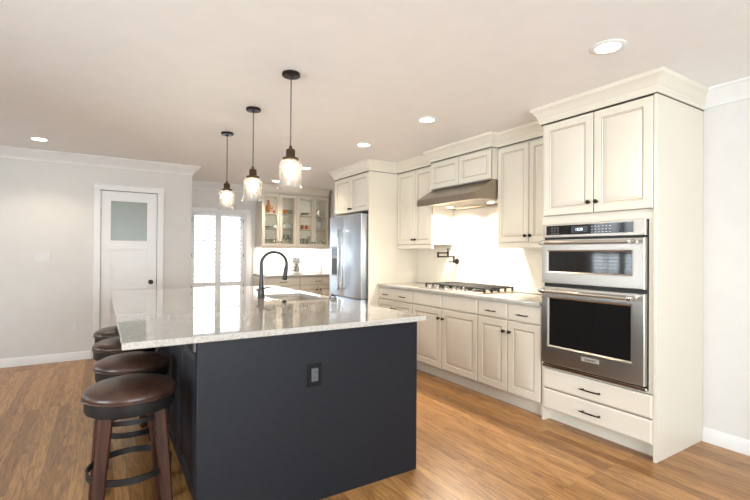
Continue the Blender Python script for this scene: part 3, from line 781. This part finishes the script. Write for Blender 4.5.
def glass_cab(label, x0, x1, gx):
    w = x1-x0; zb, zt = 1.392, 2.312; dp = YB-.002-7.27
    t = thing('glass_cabinet', label, 'cabinet', (x0, 7.27, 0), 0, 'glass-door wall cabinets')
    b = MB('cream'); b.box(0, 0, zb, .018, dp, zt).box(w-.018, 0, zb, w, dp, zt).box(.018, 0, zb, w-.018, dp, 1.425).box(.018, 0, 2.26, w-.018, dp, zt); b.build('cabinet_body', t)
    MB('inside').box(.018, dp-.008, 1.425, w-.018, dp, 2.26).build('back_panel', t)
    for z in (1.697, 1.953): MB('cream').box(.019, .02, z, w-.019, dp-.009, z+.016).build('shelf', t)
    b = MB('cream'); b.rings(0, zb-.032, w, zb-.001, .010, [(0, 0), (0, .018), (.003, .022), (.008, .022)]); b.build('light_rail', t)
    MB('white').box(w/2-.006, .003, 1.44, w/2+.006, .010, 2.25).build('added_fill_strip', t)  # added strip, hidden behind the door stiles, to carry the fill light
    area('added_cabinet_fill', (x0+w/2, 7.27+.014, 1.85), (PI/2, 0, 0), .010, .80, .75, (1, .95, .86))  # added fill light that brightens the shelves
    for k in range(2):
        a, c = (G, w/2-G) if k == 0 else (w/2+G, w-G)
        d = MB('cream', 'glaze'); ga, gc = gx[k][0]-x0, gx[k][1]-x0
        R = []
        za, zc = zb+.004, 2.300
        for xa, z0, xb, z1, dd in ((a, za, c, zc, 0), (a, za, c, zc, .017), (a+.004, za+.004, c-.004, zc-.004, .02), (ga-.010, 1.44, gc+.010, 2.255, .02), (ga-.007, 1.443, gc+.007, 2.252, .016), (ga, 1.45, gc, 2.245, .013), (ga, 1.45, gc, 2.245, 0)):
            R.append([d.bm.verts.new(p) for p in ((xa, -.0005-dd, z0), (xb, -.0005-dd, z0), (xb, -.0005-dd, z1), (xa, -.0005-dd, z1))])
        for j, (A, B) in enumerate(zip(R, R[1:]+R[:1])):
            for q in range(4): d.bm.faces.new((A[q], A[(q+1) % 4], B[(q+1) % 4], B[q])).material_index = 1 if j == 3 else 0
        d = d.build('door', t, ang=20)
        MB('pane').box(ga-.002, -.009, 1.448, gc+.002, -.006, 2.247).build('pane', d)
        knob(c-.022 if k == 0 else a+.022, 1.470, -.0205, d)
glass_cab('left cream wall cabinet with glass doors and orange pottery inside', 2.292, 2.914, ((2.352, 2.555), (2.660, 2.863)))
glass_cab('right cream wall cabinet with glass doors and a big silver platter inside', 2.916, 3.540, ((2.978, 3.186), (3.290, 3.484)))
ccrown2 = [(u*.9, z) for u, z in ccrown]
struct(MB('cream').sweep([(3.545, 7.25), (2.292, 7.25), (2.292, 7.59)][::-1][::-1] if False else [(2.292, 7.59), (2.292, 7.25), (3.545, 7.25)], [(-u, z) for u, z in ccrown2]).build('trim_7'))
lb_ = MB('led').box(2.40, 7.50, 1.384, 3.46, 7.525, 1.391).build('under_cabinet_light'); tag(lb_, 'thin light strip under the glass cabinets above the back counter', 'light')
area('under_cabinet_led', (2.93, 7.45, 1.380), (0, 0, 0), 1.1, .05, 7, (1, .98, .95))
# shelf contents
def lathe_obj(name, prof, m_, loc, label, cat, group=None, seg=20, sx=1, sy=1, ang=50):
    b = MB(m_); b.lathe(prof, seg=seg, sx=sx, sy=sy); o = b.build(name, None, loc, ang=ang); return tag(o, label, cat, group)
Z1, Z2, Z3 = 1.4255, 1.7135, 1.9695
YS = 7.42
# orange rooster-like figurine: body, neck, head, tail in one mesh + comb
t = thing('ceramic_figurine', 'orange and cream pottery figurine on the top shelf behind the first glass door', 'figurine', (2.462, YS, Z3))
b = MB('orange'); b.lathe([(0, 0), (.035, 0), (.038, .01), (.025, .02), (.035, .04), (.052, .075), (.050, .11), (.032, .145), (.022, .17), (.024, .185), (.026, .2), (.018, .216), (0, .22)], seg=20)
b.tube([(.03, 0, .08), (.065, 0, .095), (.078, 0, .13)], [.022, .018, .008]); b.build('body', t, ang=60)
MB('red').box(-.02, -.004, .213, .014, .004, .236, .003).build('comb', t)
lathe_obj('cup', [(0, 0), (.018, 0), (.022, .02), (.025, .055), (.023, .055), (.02, .01), (0, .008)], 'orange', (2.565, YS, Z3), 'small orange cup beside the pottery figurine on the top shelf', 'cup')
lathe_obj('bowl', [(0, 0), (.028, 0), (.03, .006), (.055, .03), (.068, .075), (.064, .075), (.05, .032), (0, .012)], 'orange', (2.752, YS, Z3), 'orange red bowl on the top shelf behind the second glass door', 'bowl')
lathe_obj('jar', [(0, 0), (.028, 0), (.036, .02), (.036, .06), (.026, .075), (.026, .082), (0, .085)], 'green', (2.858, YS, Z3), 'small sage green jar right of the orange bowl on the top shelf', 'jar')
for k in range(3): lathe_obj('plate', [(0, 0), (.035, 0), (.04, .004), (.065, .010), (.064, .013), (.038, .007), (0, .005)], 'white' if k != 1 else 'grey', (2.455, YS, Z2+.0105*k+.0004*k), 'small plate in the low stack on the middle shelf, first glass door', 'plate', 'plates in the low stack')
lathe_obj('bowl', [(0, 0), (.022, 0), (.024, .006), (.042, .03), (.046, .055), (.043, .055), (.036, .03), (0, .01)], 'white', (2.572, YS, Z2), 'white bowl right of the low plate stack on the middle shelf', 'bowl')
t = thing('casserole_dish', 'white lidded casserole dish on the middle shelf behind the second glass door', 'dish', (2.800, YS, Z2))
b = MB('white'); b.box(-.085, -.06, 0, .085, .06, .07, .014, seg=3); b.build('dish', t)
b = MB('white'); b.box(-.088, -.063, .071, .088, .063, .086, .006, seg=2); b.lathe([(.012, .085), (.01, .092), (.015, .1), (0, .106)], seg=14); b.build('lid', t)
tum = [(0, 0), (.024, 0), (.026, .003), (.031, .12), (.029, .12), (.024, .008), (0, .007)]
wine = [(0, 0), (.030, 0), (.030, .003), (.006, .008), (.004, .08), (.012, .09), (.031, .12), (.034, .15), (.028, .185), (.0265, .185), (.032, .15), (.028, .12), (0, .094)]
for i, x in enumerate((2.42, 2.495, 2.57)):
    lathe_obj('drinking_glass', tum, 'drink', (x, YS, Z1), ('clear tumbler at the left end of the bottom shelf', 'clear tumbler in the middle behind the first glass door, bottom shelf', 'clear tumbler nearest the knob of the first glass door, bottom shelf')[i], 'glass', 'clear tumblers behind the first glass door')
for i, x in enumerate((2.715, 2.785, 2.855)):
    lathe_obj('wine_glass', wine, 'drink', (x, YS, Z1), ('left stemmed glass behind the second glass door', 'middle stemmed glass behind the second glass door', 'right stemmed glass behind the second glass door')[i], 'glass', 'stemmed glasses behind the second glass door')
lathe_obj('serving_dish', [(0, 0), (.05, 0), (.055, .006), (.085, .03), (.09, .042), (.086, .042), (.052, .012), (0, .01)], 'grey', (3.155, YS, Z3), 'low grey serving dish on the top shelf behind the third glass door', 'dish')
mug = [(0, 0), (.028, 0), (.031, .004), (.032, .075), (.029, .075), (.028, .008), (0, .006)]
def mugs(x, z, m_, label, group=None, s=1):
    t = thing('mug', label, 'mug', (x, YS, z), 0, group)
    b = MB(m_); b.lathe([(r*s, h*s) for r, h in mug], seg=20); b.build('mug_body', t)
    b = MB(m_); b.tube([(.028*s, 0, .06*s), (.048*s, 0, .058*s), (.052*s, 0, .04*s), (.045*s, 0, .02*s), (.029*s, 0, .016*s)], .0045*s, seg=8); b.build('mug_handle', t)
mugs(3.095, Z2, 'red', 'red painted mug at the left on the middle shelf, third glass door')
mugs(3.185, Z2, 'red', 'red painted mug at the right on the middle shelf, third glass door')
for i, x in enumerate((3.085, 3.15)):
    lathe_obj('drinking_glass', tum, 'drink', (x, YS, Z1), ('left clear tumbler behind the third glass door', 'right clear tumbler behind the third glass door')[i], 'glass', 'clear tumblers behind the third glass door')
t = thing('pitcher', 'clear glass pitcher on the bottom shelf behind the third glass door', 'pitcher', (3.225, YS, Z1))
b = MB('drink'); b.lathe([(0, 0), (.03, 0), (.036, .03), (.034, .09), (.026, .13), (.031, .16), (.029, .16), (.024, .13), (.032, .09), (.033, .03), (0, .006)], seg=20); b.build('pitcher_body', t)
b = MB('drink'); b.tube([(.028, 0, .145), (.055, 0, .14), (.06, 0, .09), (.034, 0, .06)], .004, seg=8); b.build('pitcher_handle', t)
t = thing('creamer', 'small white creamer on the top shelf behind the fourth glass door', 'creamer', (3.42, YS, Z3))
b = MB('white'); b.lathe([(0, 0), (.028, 0), (.04, .03), (.038, .06), (.026, .09), (.032, .115), (.029, .115), (.023, .09), (.034, .06), (0, .01)], seg=20); b.build('creamer_body', t)
b = MB('white'); b.tube([(.026, 0, .1), (.054, 0, .09), (.056, 0, .06), (.036, 0, .04)], .005, seg=8); b.build('creamer_handle', t)
t = thing('platter', 'round silver rimmed platter standing on the middle shelf behind the fourth glass door', 'platter', (3.420, YS+.05, Z2))
b = MB('silver'); b.lathe([(0, .0), (.055, .0), (.066, -.006), (.096, -.014), (.098, -.010), (.068, .0), (.055, .006), (0, .006)], (0, 0, .10), axis='y', seg=36); b.build('rim', t)
b = MB('white'); b.lathe([(0, -.003), (.05, -.003), (.052, -.0005)], (0, 0, .10), axis='y', seg=28); b.build('center', t)
MB('blackm').box(-.05, -.03, 0, .05, .03, .006).box(-.045, .008, .006, .045, .016, .05).build('stand', t)
mugs(3.365, Z1, 'white', 'left white mug on the bottom shelf behind the fourth glass door')
mugs(3.458, Z1, 'white', 'right white mug on the bottom shelf behind the fourth glass door', s=.95)

# coffee maker on the back counter
t = thing('coffee_maker', 'silver and white coffee maker with a domed top on the back counter', 'coffee maker', (2.885, 7.22, .9165))
MB('whitep').box(-.075, -.09, 0, .085, .09, .035, .01, seg=2).build('base', t)
MB('chrome').box(-.01, .02, .035, .075, .085, .19, .012, seg=2).build('column', t)
b = MB('silver'); b.lathe([(0, .185), (.06, .185), (.068, .195), (.072, .27), (.066, .292), (.04, .300), (.012, .302), (.012, .32), (.016, .33), (0, .334)], (.01, .0, 0), seg=28); b.build('brew_head', t)
b = MB('drink'); b.lathe([(0, .036), (.035, .036), (.042, .06), (.042, .11), (.03, .14), (.028, .14), (.039, .11), (.039, .06), (0, .04)], (.01, -.035, 0), seg=22); ca = b.build('carafe', t)
b = MB('black'); b.tube([(-.03, -.035, .13), (-.075, -.035, .12), (-.078, -.035, .075), (-.04, -.035, .06)], .008, seg=8); b.build('carafe_handle', ca)
b = MB('black'); b.tube([(.07, 0, .22), (.11, 0, .20)], .006, seg=8); b.lathe([(0, -.01), (.012, -.006), (.012, .006), (0, .01)], (.11, 0, .20), seg=10); b.build('lever', t)

# ------------------------------------------------------------------ wall plates
t = thing('light_switch', 'white triple light switch plate on the left wall', 'switch', (-.565, YP-.0005, 1.224))
MB('whitep').rings(-.075, -.057, .075, .057, 0, [(0, 0), (0, .003), (.003, .006), (.006, .006)]).build('switch_plate', t)
for k in (-1, 0, 1): MB('trim').box(k*.046-.006, -.014, -.012, k*.046+.006, -.0055, .012, .002).build('toggle', t)
def outlet(loc, rz, label, m_='whitep'):
    t = thing('wall_outlet', label, 'outlet', loc, rz, 'white wall outlets')
    MB(m_).rings(-.036, -.058, .036, .058, 0, [(0, 0), (0, .003), (.003, .006), (.006, .006)]).build('outlet_plate', t)
    for z in (-.022, .022):
        b = MB('trim', 'blackm').rings(-.016, z-.014, .016, z+.014, -.006, [(0, 0), (0, .0015), (.003, .0025)])
        b.box(-.008, -.0092, z-.004, -.006, -.0084, z+.006, mi=1).box(.006, -.0092, z-.004, .008, -.0084, z+.006, mi=1).build('receptacle', t)
outlet((-.264, YP-.0005, .40), 0, 'white electrical outlet low on the left wall')
outlet((2.66, 7.587, 1.15), 0, 'white outlet on the back splash, left of the coffee maker')
outlet((3.18, 7.587, 1.15), 0, 'white outlet on the back splash, right of the coffee maker')
